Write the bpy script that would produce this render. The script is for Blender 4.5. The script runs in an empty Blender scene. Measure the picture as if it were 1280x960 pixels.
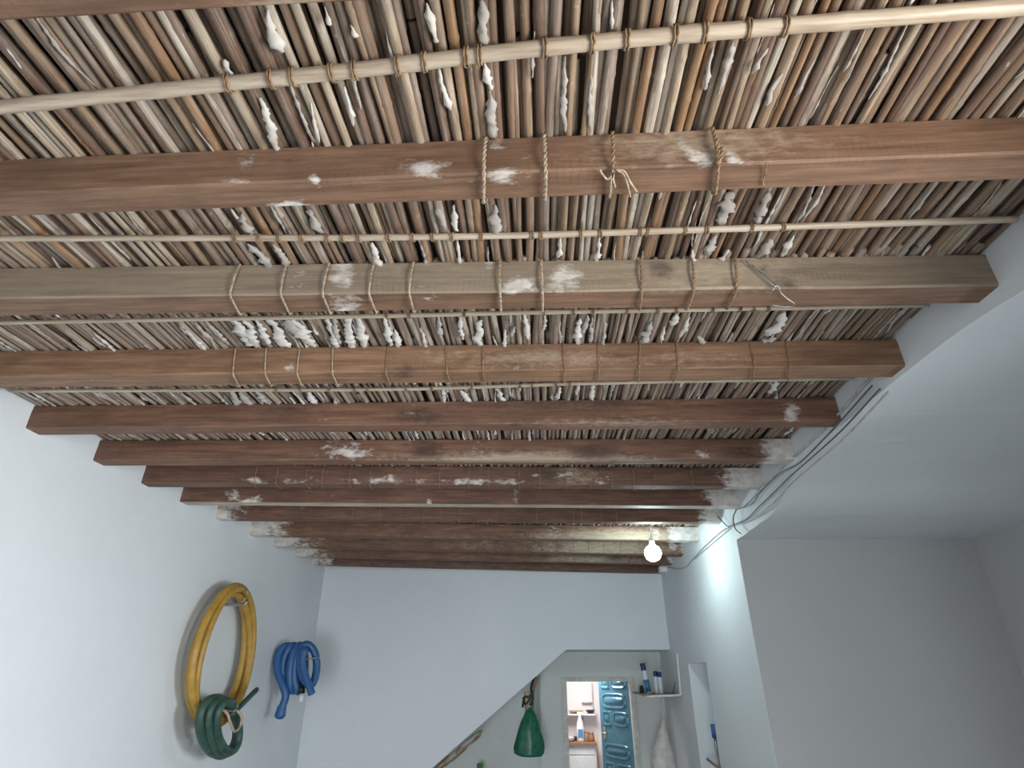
import bpy, bmesh, math, random
from mathutils import Vector, Matrix, noise
R = random.Random(7)
SC = bpy.context.scene; COL = SC.collection
CAMZ = 2.0                                   # eye height above the floor
F = 712.0; PITCH = math.radians(27.0); YAW = math.radians(2.794)

# ------------------------------------------------------------------ camera
cam = bpy.data.cameras.new('camera'); cam.sensor_fit = 'HORIZONTAL'; cam.sensor_width = 36.0
cam.lens = F / 1280 * 36.0; cam.clip_start = 0.02
camo = bpy.data.objects.new('camera', cam); COL.objects.link(camo)
camo.location = (0, 0, CAMZ); camo.rotation_euler = (math.radians(90) + PITCH, 0, YAW)
SC.camera = camo
# ------------------------------------------------------------------ world, lights, exposure
SC.view_settings.view_transform = 'Standard'; SC.view_settings.look = 'None'
SC.view_settings.gamma = 1; SC.view_settings.use_curve_mapping = False
SC.view_settings.exposure = 0.40
W = bpy.data.worlds.new('world'); SC.world = W; W.use_nodes = True
W.node_tree.nodes['Background'].inputs[0].default_value = (0.75, 0.85, 1.0, 1)
W.node_tree.nodes['Background'].inputs[1].default_value = 1.0
def area(name, loc, rot, sx, sy, power, col, spread=180):
    l = bpy.data.lights.new(name, 'AREA'); l.shape = 'RECTANGLE'; l.size = sx; l.size_y = sy
    l.energy = power; l.color = col; l.spread = math.radians(spread)
    o = bpy.data.objects.new(name, l); COL.objects.link(o); o.location = loc; o.rotation_euler = rot
    return o
# daylight entering by the window beside the photographer and by the doorway behind
area('window_daylight', (1.62, 0.1, CAMZ - 0.03), (0, math.radians(90), 0), 1.4, 0.85, 64, (1.0, 0.94, 0.86))
area('doorway_daylight', (-0.6, -2.42, 1.15), (math.radians(90), 0, 0), 1.6, 2.1, 24, (0.90, 0.95, 1.0), 75)
area('alcove_fill', (3.19, 2.1, 1.5), (0, math.radians(84), 0), 1.2, 1.2, 42, (0.90, 0.95, 1.0), 95)  # added fill from the unseen alcove side, brightens the far walls
area('back_room_daylight', (0.42, 8.75, CAMZ + 0.2), (math.radians(25), math.radians(-20), 0), 0.5, 0.5, 17, (1.0, 0.93, 0.91))

# ------------------------------------------------------------------ pixel helpers (z below is height above the eye)
cp, sp, cy, sy_ = math.cos(PITCH), math.sin(PITCH), math.cos(YAW), math.sin(YAW)
def ray(px, py):
    r, u = (px - 640) / F, (480 - py) / F
    y = cp - u * sp; z = sp + u * cp
    return Vector((r * cy - y * sy_, r * sy_ + y * cy, z))
def atx(px, py, X): d = ray(px, py); d = d * (X / d.x); return Vector((d.x, d.y, d.z + CAMZ))
def aty(px, py, Y): d = ray(px, py); d = d * (Y / d.y); return Vector((d.x, d.y, d.z + CAMZ))
def atz(px, py, z): d = ray(px, py); d = d * (z / d.z); return Vector((d.x, d.y, d.z + CAMZ))
def proj(p):
    x, y, z = p[0], p[1], p[2] - CAMZ
    x, y = x * cy + y * sy_, -x * sy_ + y * cy
    w = y * cp + z * sp; u = -y * sp + z * cp
    return 640 + F * x / w, 480 - F * u / w

# ------------------------------------------------------------------ object helpers
def link(name, me, mats=None, parent=None, smooth=False):
    o = bpy.data.objects.new(name, me); COL.objects.link(o)
    if mats is not None:
        for m in (mats if isinstance(mats, (list, tuple)) else [mats]): me.materials.append(m)
    if smooth:
        for p in me.polygons: p.use_smooth = True
    if parent: o.parent = parent
    return o
def pyd(name, v, f, mats=None, parent=None, smooth=False):
    me = bpy.data.meshes.new(name); me.from_pydata([tuple(a) for a in v], [], f); me.update()
    return link(name, me, mats, parent, smooth)
def frombm(name, bm, mats=None, parent=None, smooth=False):
    bmesh.ops.recalc_face_normals(bm, faces=bm.faces)
    me = bpy.data.meshes.new(name); bm.to_mesh(me); bm.free()
    return link(name, me, mats, parent, smooth)
def tag(o, label=None, cat=None, group=None, kind=None):
    if label: o['label'] = label
    if cat: o['category'] = cat
    if group: o['group'] = group
    if kind: o['kind'] = kind
    return o
def empty(name, loc):
    o = bpy.data.objects.new(name, None); COL.objects.link(o); o.location = loc; o.empty_display_size = .05
    bpy.context.view_layer.update()
    return o
def adopt(parent, *kids):            # keep world place while parenting to an unrotated Empty
    for k in kids:
        k.parent = parent; k.location = Vector(k.location) - parent.location
def bbox(bm, x0, x1, y0, y1, z0, z1):
    vs = [bm.verts.new((x, y, z)) for x in (x0, x1) for y in (y0, y1) for z in (z0, z1)]
    for f in ((0, 1, 3, 2), (4, 6, 7, 5), (0, 4, 5, 1), (2, 3, 7, 6), (0, 2, 6, 4), (1, 5, 7, 3)):
        bm.faces.new([vs[i] for i in f])
    return vs
def box(name, x0, x1, y0, y1, z0, z1, m, parent=None, bev=0.0):
    bm = bmesh.new(); bbox(bm, x0, x1, y0, y1, z0, z1)
    if bev: bmesh.ops.bevel(bm, geom=bm.edges[:], offset=bev, segments=2, affect='EDGES', profile=.5)
    return frombm(name, bm, m, parent)
def smooth_path(pts, n=6):           # Catmull-Rom
    P = [Vector(p) for p in pts]
    if len(P) < 3: return P
    P = [P[0] * 2 - P[1]] + P + [P[-1] * 2 - P[-2]]
    out = []
    for i in range(1, len(P) - 2):
        a, b, c, d = P[i - 1:i + 3]
        for k in range(n):
            t = k / n
            out.append(.5 * ((2 * b) + (c - a) * t + (2 * a - 5 * b + 4 * c - d) * t * t + (3 * b - a - 3 * c + d) * t ** 3))
    out.append(P[-2]); return out
def frames(P):
    T = []
    for i in range(len(P)):
        t = P[min(i + 1, len(P) - 1)] - P[max(i - 1, 0)]
        T.append(t.normalized() if t.length > 1e-9 else Vector((0, 0, 1)))
    up = Vector((0, 0, 1)) if abs(T[0].z) < .9 else Vector((1, 0, 0))
    n = (up - T[0] * up.dot(T[0])).normalized(); N = []
    for t in T:
        n = n - t * n.dot(t)
        n = n.normalized() if n.length > 1e-6 else t.orthogonal().normalized()
        N.append(n)
    return T, N
def tube_geo(P, r, sides=8, v=None, f=None, caps=True, flat=None):
    v = [] if v is None else v; f = [] if f is None else f
    T, N = frames(P); base = len(v)
    for i, p in enumerate(P):
        b = T[i].cross(N[i]); rr = r[i] if isinstance(r, (list, tuple)) else r
        for k in range(sides):
            a = 2 * math.pi * k / sides
            v.append(p + N[i] * (rr * math.cos(a)) + b * (rr * math.sin(a)))
    for i in range(len(P) - 1):
        for k in range(sides):
            a = base + i * sides + k; c = base + i * sides + (k + 1) % sides
            f.append((a, c, c + sides, a + sides))
    if caps:
        f.append(tuple(base + k for k in reversed(range(sides))))
        f.append(tuple(base + (len(P) - 1) * sides + k for k in range(sides)))
    return v, f
def tube(name, P, r, m, parent=None, sides=8):
    v, f = tube_geo(P, r, sides); return pyd(name, v, f, m, parent, True)
def resample(P, step):
    out = [P[0].copy()]; acc = 0
    for a, b in zip(P, P[1:]):
        L = (b - a).length; d = step - acc
        while d < L:
            out.append(a.lerp(b, d / L)); d += step
        acc = L - (d - step)
    out.append(P[-1].copy()); return out
def rope_geo(P, r, v, f, pitch=None, strands=2, sides=5):
    pitch = pitch or r * 7
    P = resample(P, pitch / 6); T, N = frames(P)
    for s in range(strands):
        Q = []
        for i, p in enumerate(P):
            a = 2 * math.pi * (i / 6 + s / strands); b = T[i].cross(N[i])
            Q.append(p + (N[i] * math.cos(a) + b * math.sin(a)) * r * .52)
        tube_geo(Q, r * .56, sides, v, f)
def lathe(name, prof, m, parent=None, loc=(0, 0, 0), seg=16, rot=None):
    v, f = [], []
    for r, z in prof:
        for k in range(seg):
            a = 2 * math.pi * k / seg; v.append(Vector((r * math.cos(a), r * math.sin(a), z)))
    for i in range(len(prof) - 1):
        for k in range(seg):
            a = i * seg + k; b = i * seg + (k + 1) % seg; f.append((a, b, b + seg, a + seg))
    f.append(tuple(reversed(range(seg)))); f.append(tuple((len(prof) - 1) * seg + k for k in range(seg)))
    M = Matrix.Translation(loc) @ (rot.to_4x4() if rot else Matrix())
    return pyd(name, [M @ a for a in v], f, m, parent, True)

# ------------------------------------------------------------------ materials
def mat(name):
    m = bpy.data.materials.new(name); m.use_nodes = True
    nt = m.node_tree; return m, nt, nt.nodes['Principled BSDF']
class NT:
    def __init__(s, nt): s.nt = nt
    def n(s, t, **k):
        o = s.nt.nodes.new(t)
        for a, b in k.items(): setattr(o, a, b)
        return o
    def l(s, a, b): s.nt.links.new(a, b)
    def coord(s, scale=(1, 1, 1), kind='Object'):
        t = s.n('ShaderNodeTexCoord'); m = s.n('ShaderNodeMapping'); m.inputs['Scale'].default_value = scale
        s.l(t.outputs[kind], m.inputs[0]); return m.outputs[0]
    def noise(s, vec, scale, detail=4, rough=.6):
        o = s.n('ShaderNodeTexNoise'); o.inputs['Scale'].default_value = scale
        o.inputs['Detail'].default_value = detail; o.inputs['Roughness'].default_value = rough
        if vec is not None: s.l(vec, o.inputs['Vector'])
        return o.outputs['Fac']
    def ramp(s, fac, stops, interp='LINEAR'):
        o = s.n('ShaderNodeValToRGB'); o.color_ramp.interpolation = interp
        e = o.color_ramp.elements
        while len(e) < len(stops): e.new(.5)
        for q, (p, c) in zip(e, stops):
            q.position = p; q.color = (*c, 1) if len(c) == 3 else c
        s.l(fac, o.inputs[0]); return o.outputs[0]
    def mix(s, fac, a, b, mode='MIX'):
        o = s.n('ShaderNodeMix', data_type='RGBA', blend_type=mode)
        for i, x in ((0, fac), (6, a), (7, b)):
            if isinstance(x, (int, float)): o.inputs[i].default_value = x
            elif isinstance(x, tuple): o.inputs[i].default_value = (*x, 1)
            else: s.l(x, o.inputs[i])
        return o.outputs[2]
    def math(s, op, a, b=None, clamp=False):
        o = s.n('ShaderNodeMath', operation=op, use_clamp=clamp)
        for i, x in ((0, a), (1, b)):
            if x is None: continue
            if isinstance(x, (int, float)): o.inputs[i].default_value = x
            else: s.l(x, o.inputs[i])
        return o.outputs[0]
    def bump(s, h, bsdf, strength=.3, dist=.01):
        o = s.n('ShaderNodeBump'); o.inputs['Strength'].default_value = strength; o.inputs['Distance'].default_value = dist
        s.l(h, o.inputs['Height']); s.l(o.outputs[0], bsdf.inputs['Normal'])
def plain(name, col, rough=.6, metal=0.0, var=.12, scale=14):
    m, nt, b = mat(name); N = NT(nt)
    fac = N.noise(N.coord(), scale)
    c2 = tuple(max(0, c * (1 - var * 2)) for c in col); c3 = tuple(min(1, c * (1 + var)) for c in col)
    N.l(N.ramp(fac, [(.3, c2), (.7, c3)]), b.inputs['Base Color'])
    b.inputs['Roughness'].default_value = rough; b.inputs['Metallic'].default_value = metal
    return m
def wall_mat(name, col, dirt=(.45, .45, .42), amount=.25, rough=.55):
    m, nt, b = mat(name); N = NT(nt); co = N.coord()
    big = N.noise(co, 1.3, 5); fine = N.noise(co, 9, 6, .7)
    base = N.mix(N.ramp(big, [(.3, (0, 0, 0)), (.75, (1, 1, 1))]), tuple(c * .93 for c in col), col)
    spot = N.ramp(fine, [(.62, (0, 0, 0)), (.8, (1, 1, 1))])
    k = N.math('MULTIPLY', spot, amount)
    N.l(N.mix(k, base, dirt), b.inputs['Base Color'])
    b.inputs['Roughness'].default_value = rough
    N.bump(N.noise(co, 3.5, 8, .55), b, .35, .02)
    return m
M = {}
M['wall'] = wall_mat('white_plaster', (.72, .77, .80), amount=.12)
M['wall_back'] = wall_mat('painted_white_plaster', (.72, .77, .81), amount=.10)
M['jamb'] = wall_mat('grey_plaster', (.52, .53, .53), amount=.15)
M['recess'] = wall_mat('stained_plaster', (.66, .70, .68), (.36, .36, .34), .55)
M['pink'] = wall_mat('pinkish_white_paint', (.82, .77, .77), amount=.1)
M['floor'] = wall_mat('floor_tile_cement', (.42, .40, .37), amount=.3)
M['mud'] = wall_mat('mud_backing', (.22, .16, .12), (.2, .18, .16), .5, .9)
M['plaster'] = wall_mat('rough_gypsum', (.64, .62, .59), (.42, .40, .37), .5, .8)
M['plaster_grey'] = wall_mat('grey_gypsum', (.42, .40, .375), (.28, .26, .24), .6, .85)

def wood_mat(name, dark, light, grey=None, greyamt=0.0):
    m, nt, b = mat(name); N = NT(nt)
    co = N.coord((.55, 9, 9)); co2 = N.coord(); co3 = N.coord((2.2, 3, 3))
    oi = N.n('ShaderNodeObjectInfo')
    add = N.n('ShaderNodeVectorMath', operation='ADD'); cx = N.n('ShaderNodeCombineXYZ')
    N.l(N.math('MULTIPLY', oi.outputs['Random'], 37.0), cx.inputs[0]); N.l(co, add.inputs[0]); N.l(cx.outputs[0], add.inputs[1])
    g = N.noise(add.outputs[0], 5, 8, .72)
    base = N.ramp(g, [(.28, tuple(c * .55 for c in dark)), (.45, dark), (.72, light)])
    blot = N.ramp(N.noise(co3, 1.6, 4), [(.42, (0, 0, 0)), (.68, (1, 1, 1))])
    base = N.mix(N.math('MULTIPLY', blot, .45), base, tuple(c * .5 for c in dark))
    if grey:
        base = N.mix(greyamt, base, N.ramp(g, [(.3, tuple(c * .6 for c in grey)), (.7, grey)]))
    # saw marks across the grain
    saw = N.n('ShaderNodeTexWave', wave_type='BANDS', bands_direction='X'); saw.inputs['Scale'].default_value = 17
    saw.inputs['Distortion'].default_value = 6; saw.inputs['Detail'].default_value = 3; N.l(co2, saw.inputs[0])
    base = N.mix(N.math('MULTIPLY', N.ramp(saw.outputs['Fac'], [(.0, (1, 1, 1)), (.16, (0, 0, 0))]), N.math('MULTIPLY', N.ramp(N.noise(N.coord((1.1, 6, 6)), 2.0, 3), [(.54, (0, 0, 0)), (.7, (1, 1, 1))]), .3)), base, tuple(c * .35 for c in dark))
    # attributes: pale worn patches, dark stains, plaster smears
    def att(nm):
        a = N.n('ShaderNodeAttribute'); a.attribute_name = nm; return a.outputs['Fac']
    rag = N.noise(N.coord((1, 2.2, 2.2)), 22, 8, .72)
    def mask(nm, lo, hi, noise_amt=1.4):
        s_ = N.math('ADD', att(nm), N.math('MULTIPLY', N.math('SUBTRACT', rag, .5), noise_amt))
        return N.ramp(s_, [(lo, (0, 0, 0)), (hi, (1, 1, 1))])
    base = N.mix(N.math('MULTIPLY', mask('worn', .3, .75), .75), base, N.ramp(g, [(.3, (.34, .27, .19)), (.7, (.52, .45, .35))]))
    base = N.mix(N.math('MULTIPLY', mask('stain', .35, .7), .8), base, (.045, .03, .024))
    pm0 = N.math('ADD', N.math('MULTIPLY', N.math('SUBTRACT', N.noise(N.coord((1, 1.6, 1.6)), 9, 3, .5), .5), 1.5), N.math('ADD', att('plaster'), N.math('MULTIPLY', N.math('SUBTRACT', rag, .5), 1.5)))
    pm = N.ramp(pm0, [(.42, (0, 0, 0)), (.8, (.92, .92, .92))])
    pc = N.ramp(N.noise(co2, 16, 6, .7), [(.3, (.42, .38, .34)), (.6, (.72, .70, .67))])
    base = N.mix(pm, base, pc)
    N.l(base, b.inputs['Base Color'])
    b.inputs['Roughness'].default_value = .62
    hgt = N.math('ADD', N.math('MULTIPLY', g, .5), N.math('MULTIPLY', pm, .8))
    N.bump(hgt, b, .5, .004)
    return m
M['wood_warm'] = wood_mat('warm_brown_timber', (.175, .098, .060), (.32, .195, .122))
M['wood_grey'] = wood_mat('weathered_timber', (.20, .12, .07), (.36, .23, .14), (.36, .32, .25), .6)
M['wood_tan'] = wood_mat('tan_timber', (.21, .115, .065), (.38, .235, .14))
M['wood_red'] = wood_mat('red_brown_timber', (.150, .075, .047), (.28, .155, .098))
M['wood_dark'] = wood_mat('dark_red_timber', (.128, .065, .043), (.235, .130, .086))
M['wood_pale'] = wood_mat('pale_timber_edge', (.45, .38, .30), (.72, .66, .58))

def cane_mat(name, stops, mott=.5):
    m, nt, b = mat(name); N = NT(nt)
    oi = N.n('ShaderNodeObjectInfo'); ge = N.n('ShaderNodeNewGeometry')
    rnd = N.math('FRACT', N.math('ADD', oi.outputs['Random'], ge.outputs['Random Per Island']))
    base = N.ramp(rnd, stops, 'CONSTANT')
    cx = N.n('ShaderNodeCombineXYZ')
    N.l(N.math('MULTIPLY', rnd, 91.0), cx.inputs[0]); N.l(N.math('MULTIPLY', rnd, 53.0), cx.inputs[1])
    def off(scale):
        o = N.n('ShaderNodeVectorMath', operation='ADD'); N.l(N.coord(scale), o.inputs[0]); N.l(cx.outputs[0], o.inputs[1]); return o.outputs[0]
    a = N.noise(off((12, 1.1, 12)), 4.0, 6, .65)          # long blotches
    st = N.noise(off((60, 1.6, 60)), 4.0, 5, .6)          # fine fibres
    sp_ = N.noise(off((1, .45, 1)), 60, 6, .8)            # specks
    base = N.mix(N.math('MULTIPLY', N.ramp(a, [(.50, (0, 0, 0)), (.58, (1, 1, 1))]), mott), base, (.20, .125, .085))
    base = N.mix(N.math('MULTIPLY', N.ramp(a, [(.36, (1, 1, 1)), (.44, (0, 0, 0))]), mott * .9), base, (.40, .37, .335))
    base = N.mix(N.math('MULTIPLY', N.ramp(st, [(.42, (1, 1, 1)), (.58, (0, 0, 0))]), .38), base, (.12, .08, .06))
    base = N.mix(N.ramp(sp_, [(.62, (0, 0, 0)), (.70, (.85, .85, .85))]), base, (.55, .53, .50))
    base = N.mix(N.ramp(sp_, [(.30, (.8, .8, .8)), (.38, (0, 0, 0))]), base, (.06, .042, .035))
    N.l(base, b.inputs['Base Color']); b.inputs['Roughness'].default_value = .5
    N.bump(N.math('ADD', a, N.math('MULTIPLY', sp_, .6)), b, .45, .004); return m
CANE_STOPS = [(0, (.55, .46, .35)), (.13, (.33, .23, .16)), (.27, (.42, .31, .21)), (.40, (.24, .16, .12)), (.52, (.64, .58, .49)),
              (.62, (.34, .27, .225)), (.74, (.38, .23, .125)), (.80, (.48, .43, .37)), (.89, (.20, .135, .105))]
CANE_STOPS = [(p, tuple(.87 * k for k in c)) for p, c in CANE_STOPS]
M['cane'] = cane_mat('dry_cane', CANE_STOPS)
M['cane_far'] = cane_mat('dusty_cane', [(p, tuple(.55 * a + .45 * g for a, g in zip(c, (.36, .32, .28)))) for p, c in CANE_STOPS], .55)
m, nt, b = mat('smooth_cane_batten'); N = NT(nt)
N.l(N.ramp(N.noise(N.coord((2.5, 40, 40)), 2, 5), [(.3, (.34, .26, .19)), (.5, (.50, .42, .33)), (.7, (.60, .53, .43))]), b.inputs['Base Color']); b.inputs['Roughness'].default_value = .42; M['batten'] = m
M['rope'] = plain('palm_fibre_rope', (.30, .20, .115), .9, var=.3, scale=80)
M['rope_pale'] = plain('pale_fibre_rope', (.46, .37, .27), .9, var=.3, scale=80)
M['blue'] = plain('blue_hose_plastic', (.03, .115, .30), .40, var=.08)
M['yellow'] = plain('yellow_hose_plastic', (.42, .25, .045), .45, var=.12)
M['green_hose'] = plain('green_hose_plastic', (.035, .085, .065), .45, var=.25)
M['green_bag'] = plain('green_plastic_film', (.015, .15, .085), .35, var=.25, scale=20)
M['black'] = plain('black_plastic', (.012, .012, .014), .4)
M['white_plastic'] = plain('white_plastic', (.75, .76, .76), .4, var=.05)
M['cream_bag'] = plain('translucent_white_bag', (.66, .62, .58), .5, var=.12)
M['cable'] = plain('grey_cable', (.50, .50, .47), .5, var=.2)
M['cable_dark'] = plain('dark_cable', (.10, .10, .095), .5)
M['wire'] = plain('steel_wire', (.45, .45, .44), .35, .8)
M['navy'] = plain('navy_plastic_cap', (.01, .02, .13), .35)
M['can_white'] = plain('white_printed_can', (.70, .76, .82), .3, var=.06)
M['can_blue'] = plain('blue_print_band', (.06, .22, .42), .3)
M['board'] = plain('wooden_board', (.36, .26, .17), .6, var=.25)
M['counter'] = plain('brown_counter_edge', (.30, .15, .09), .5)
M['bamboo'] = plain('bamboo_piece', (.55, .40, .25), .5)
M['teal'] = plain('blue_painted_metal_door', (.08, .225, .31), .25, .3, .08)
M['frame'] = plain('cream_painted_frame', (.58, .59, .55), .5)
m, nt, b = mat('lit_bulb'); b.inputs['Base Color'].default_value = (1, 1, 1, 1)
b.inputs['Emission Color'].default_value = (.80, 1, 1, 1); b.inputs['Emission Strength'].default_value = 30; M['bulb'] = m
m, nt, b = mat('window_glass'); b.inputs['Roughness'].default_value = .02; b.inputs['Transmission Weight'].default_value = 1; M['glass'] = m

# ------------------------------------------------------------------ room shell
XL, XR = -2.57, 1.475; ZB = 1.10 + CAMZ; ZT = 1.222 + CAMZ; ZTOP = 1.40 + CAMZ
WL, WR = 6.93, 7.38                                   # far wall is a little askew: depth at left and right
def wall_y(x): return WL + (WR - WL) * (x - XL) / (XR - XL)
def on_back(px, py):
    d = ray(px, py); s = (WR - WL) / (XR - XL); t = (WL - s * XL) / (d.y - s * d.x)
    d = d * t; return Vector((d.x, d.y, d.z + CAMZ))
def struct(o): o['kind'] = 'structure'; return o
struct(box('floor', -3.0, 4.2, -2.8, 10.4, -.15, 0, M['floor']))
struct(box('wall_left', XL - .3, XL, -2.8, 8.6, 0, ZTOP, M['wall']))
# wall behind the photographer with a doorway
bm = bmesh.new()
bbox(bm, XL, -1.45, -2.8, -2.5, 0, ZTOP); bbox(bm, .25, XR, -2.8, -2.5, 0, ZTOP); bbox(bm, -1.45, .25, -2.8, -2.5, 2.25, ZTOP)
struct(frombm('wall_near', bm, M['wall']))
# far wall: solid mass under the stairs flight, with the sloping underside
pc = on_back(708, 812); pr = on_back(834, 812); pd = on_back(540, 960)
sl = (pd.z - pc.z) / (pd.x - pc.x)
xf = max(XL + .01, pc.x + (0.35 - pc.z) / sl)
zf = pc.z + sl * (xf - pc.x)
zlin = pc.z
poly = [(XL, 0), (xf - .0, 0), (xf, zf), (pc.x, zlin), (XR, zlin), (XR, ZTOP), (XL, ZTOP)]
if xf <= XL + .02: poly = [(XL, zf), (pc.x, zlin), (XR, zlin), (XR, ZTOP), (XL, ZTOP)]
YR = 8.35
v = [(x, wall_y(x), z) for x, z in poly] + [(x, YR, z) for x, z in poly]; n = len(poly)
bm = bmesh.new(); bv = [bm.verts.new(a) for a in v]
bm.faces.new(bv[:n][::-1]); bm.faces.new(bv[n:])
for i in range(n): bm.faces.new((bv[i], bv[(i + 1) % n], bv[n + (i + 1) % n], bv[n + i]))
struct(frombm('wall_back', bm, M['wall_back']))
# right wall: niche, wide opening with a rising plastered lintel, window by the camera
TH = .42; YJ = 4.43
NY0, NY1, NZ0, NZ1 = 5.82, 6.54, .75, CAMZ + .098
bm = bmesh.new()
bbox(bm, XR, XR + TH, YJ, NY0, 0, ZTOP); bbox(bm, XR, XR + TH, NY1, 8.6, 0, ZTOP)
bbox(bm, XR, XR + TH, NY0, NY1, NZ1, ZTOP); bbox(bm, XR, XR + TH, NY0, NY1, 0, NZ0)
bbox(bm, XR + .36, XR + TH, NY0, NY1, NZ0, NZ1)
bbox(bm, XR, XR + .2, -2.8, -.38, 0, ZTOP); bbox(bm, XR, XR + .2, .58, 1.15, 0, ZTOP)
bbox(bm, XR, XR + .2, -.38, .58, 0, 1.2); bbox(bm, XR, XR + .2, -.38, .58, 2.75, ZTOP)
struct(frombm('wall_right', bm, M['wall']))
prof = [(YJ, .90), (4.1, .895), (3.85, .897), (3.65, .915), (3.47, .955), (3.28, 1.02), (3.1, 1.06), (2.8, 1.075), (2.2, 1.08), (1.6, 1.05), (1.15, .95)]
PP = [Vector((0, a, b)) for a, b in prof]; PP = smooth_path(PP, 4)
lint_z = lambda Y: next((a.z + (c.z - a.z) * (a.y - Y) / (a.y - c.y + 1e-9) for a, c in zip(PP, PP[1:]) if a.y >= Y >= c.y), 1.08)
TA = 1.72
vv, ff = [], []
for x in (XR, XR + TA):
    for q in PP: vv.append((x, q.y, q.z + CAMZ + (.01 * noise.noise(Vector((x, q.y * 5, 0))))))
    for q in PP: vv.append((x, q.y, ZTOP))
k = len(PP)
for i in range(k - 1):
    ff.append((i, i + 1, k + i + 1, k + i)); ff.append((2 * k + i, 3 * k + i, 3 * k + i + 1, 2 * k + i + 1))
    ff.append((i, 2 * k + i, 2 * k + i + 1, i + 1)); ff.append((k + i, k + i + 1, 3 * k + i + 1, 3 * k + i))
ff.append((0, k, 3 * k, 2 * k)); ff.append((k - 1, 3 * k - 1, 4 * k - 1, 2 * k - 1))
o = struct(pyd('wall_lintel', vv, ff, M['wall']))
o.data.validate()
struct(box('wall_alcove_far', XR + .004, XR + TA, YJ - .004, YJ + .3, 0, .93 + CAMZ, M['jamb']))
bm = bmesh.new(); xa_ = XR + TA  # opening in this unseen wall is added for the alcove fill light
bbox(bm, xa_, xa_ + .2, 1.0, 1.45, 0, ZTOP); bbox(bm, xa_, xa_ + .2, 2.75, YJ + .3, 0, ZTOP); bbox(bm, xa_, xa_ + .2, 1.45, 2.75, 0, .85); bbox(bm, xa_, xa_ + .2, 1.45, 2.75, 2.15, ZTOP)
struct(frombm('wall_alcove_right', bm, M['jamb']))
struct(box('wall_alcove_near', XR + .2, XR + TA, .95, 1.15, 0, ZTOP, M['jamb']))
# window that lets the daylight in beside the photographer
bm = bmesh.new()
for a in ((-.38, -.34), (.54, .58)): bbox(bm, XR + .04, XR + .09, a[0], a[1], 1.2, 2.75)
for a in ((1.2, 1.24), (2.71, 2.75)): bbox(bm, XR + .04, XR + .09, -.34, .54, a[0], a[1])
struct(frombm('window_1', bm, M['frame']))
bm = bmesh.new()  # frame of the added, unseen alcove window around the fill light
for a in ((1.45, 1.5), (2.7, 2.75)): bbox(bm, XR + TA + .02, XR + TA + .07, a[0], a[1], .85, 2.15)
for a in ((.85, .9), (2.1, 2.15)): bbox(bm, XR + TA + .02, XR + TA + .07, 1.5, 2.7, a[0], a[1])
struct(frombm('added_fill_window', bm, M['frame']))
# recess rear wall with the doorway into the back room
YD = 8.05
DL, DR, DT = aty(708, 852, YD).x, aty(787, 853, YD).x, aty(708, 852, YD).z
xw = aty(676, 900, YD).x
bm = bmesh.new()
bbox(bm, xw, DL - .045, YD, YD + .14, 0, zlin + .2); bbox(bm, DR + .045, XR, YD, YD + .14, 0, zlin + .2)
bbox(bm, DL - .045, DR + .045, YD, YD + .14, DT + .049, zlin + .2)
struct(frombm('wall_rear', bm, M['recess']))
struct(box('wall_recess_left', XL, xw + .05, 8.2, 8.34, 0, zlin + .2, M['recess']))
bm = bmesh.new()
bbox(bm, DL - .06, DL, YD - .025, YD + .15, 0, DT); bbox(bm, DR, DR + .06, YD - .025, YD + .15, 0, DT)
bbox(bm, DL - .06, DR + .06, YD - .025, YD + .15, DT, DT + .05)
struct(frombm('trim_1', bm, M['frame']))
# back room
struct(box('wall_room_far', -.6, 2.1, 9.9, 10.05, 0, 2.7, M['pink']))
struct(box('wall_room_left', -.6, -.5, 8.35, 9.9, 0, 2.7, M['pink']))
struct(box('wall_room_right', 1.95, 2.1, 8.2, 9.9, 0, 2.7, M['pink']))
struct(box('ceiling_room', -.6, 2.1, 8.36, 10.05, 2.7, 2.8, M['pink']))

# ------------------------------------------------------------------ ceiling: mud backing, canes
ceil = struct(box('ceiling', XL - .05, XR + .05, -2.8, 7.6, ZT + .075, ZT + .16, M['mud']))
CLAMP_FAR = lambda x: wall_y(x) - .01
def cane_points(L, rng, wob=.009, step=.09):
    n = max(4, int(L / step)); a, b = rng.uniform(0, 9), rng.uniform(0, 9); w = rng.uniform(.4, 1.2) * wob
    pts, rad = [], []; node = rng.uniform(.1, .3); y = 0
    taper = rng.uniform(-.12, .12); ys = [L * i / n for i in range(n + 1)]
    nodes = []; q = node
    while q < L: nodes.append(q); q += rng.uniform(.2, .34)
    for q in nodes: ys += [q - .012, q, q + .012]
    ys = sorted(set(max(0, min(L, t)) for t in ys))
    for t in ys:
        pts.append(Vector((w * math.sin(t * 2.3 + a) + w * .6 * math.sin(t * 5.1 + b), t, w * .5 * math.sin(t * 3.1 + b))))
        r = 1 + taper * (t / L - .5)
        if any(abs(t - q) < .003 for q in nodes): r *= 1.13
        rad.append(r)
    return pts, rad
def cane_mesh(name, L, rng, r=.0112, sides=8):
    p, rad = cane_points(L, rng); v, f = tube_geo(p, [r * k for k in rad], sides)
    me = bpy.data.meshes.new(name); me.from_pydata([tuple(a) for a in v], [], f); me.update()
    for q in me.polygons: q.use_smooth = True
    return me
near = [cane_mesh('cane', 2.05, R) for _ in range(18)]
far = [cane_mesh('cane', 1.30, R) for _ in range(18)]
for me in near: me.materials.append(M['cane'])
for me in far: me.materials.append(M['cane_far'])
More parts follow.
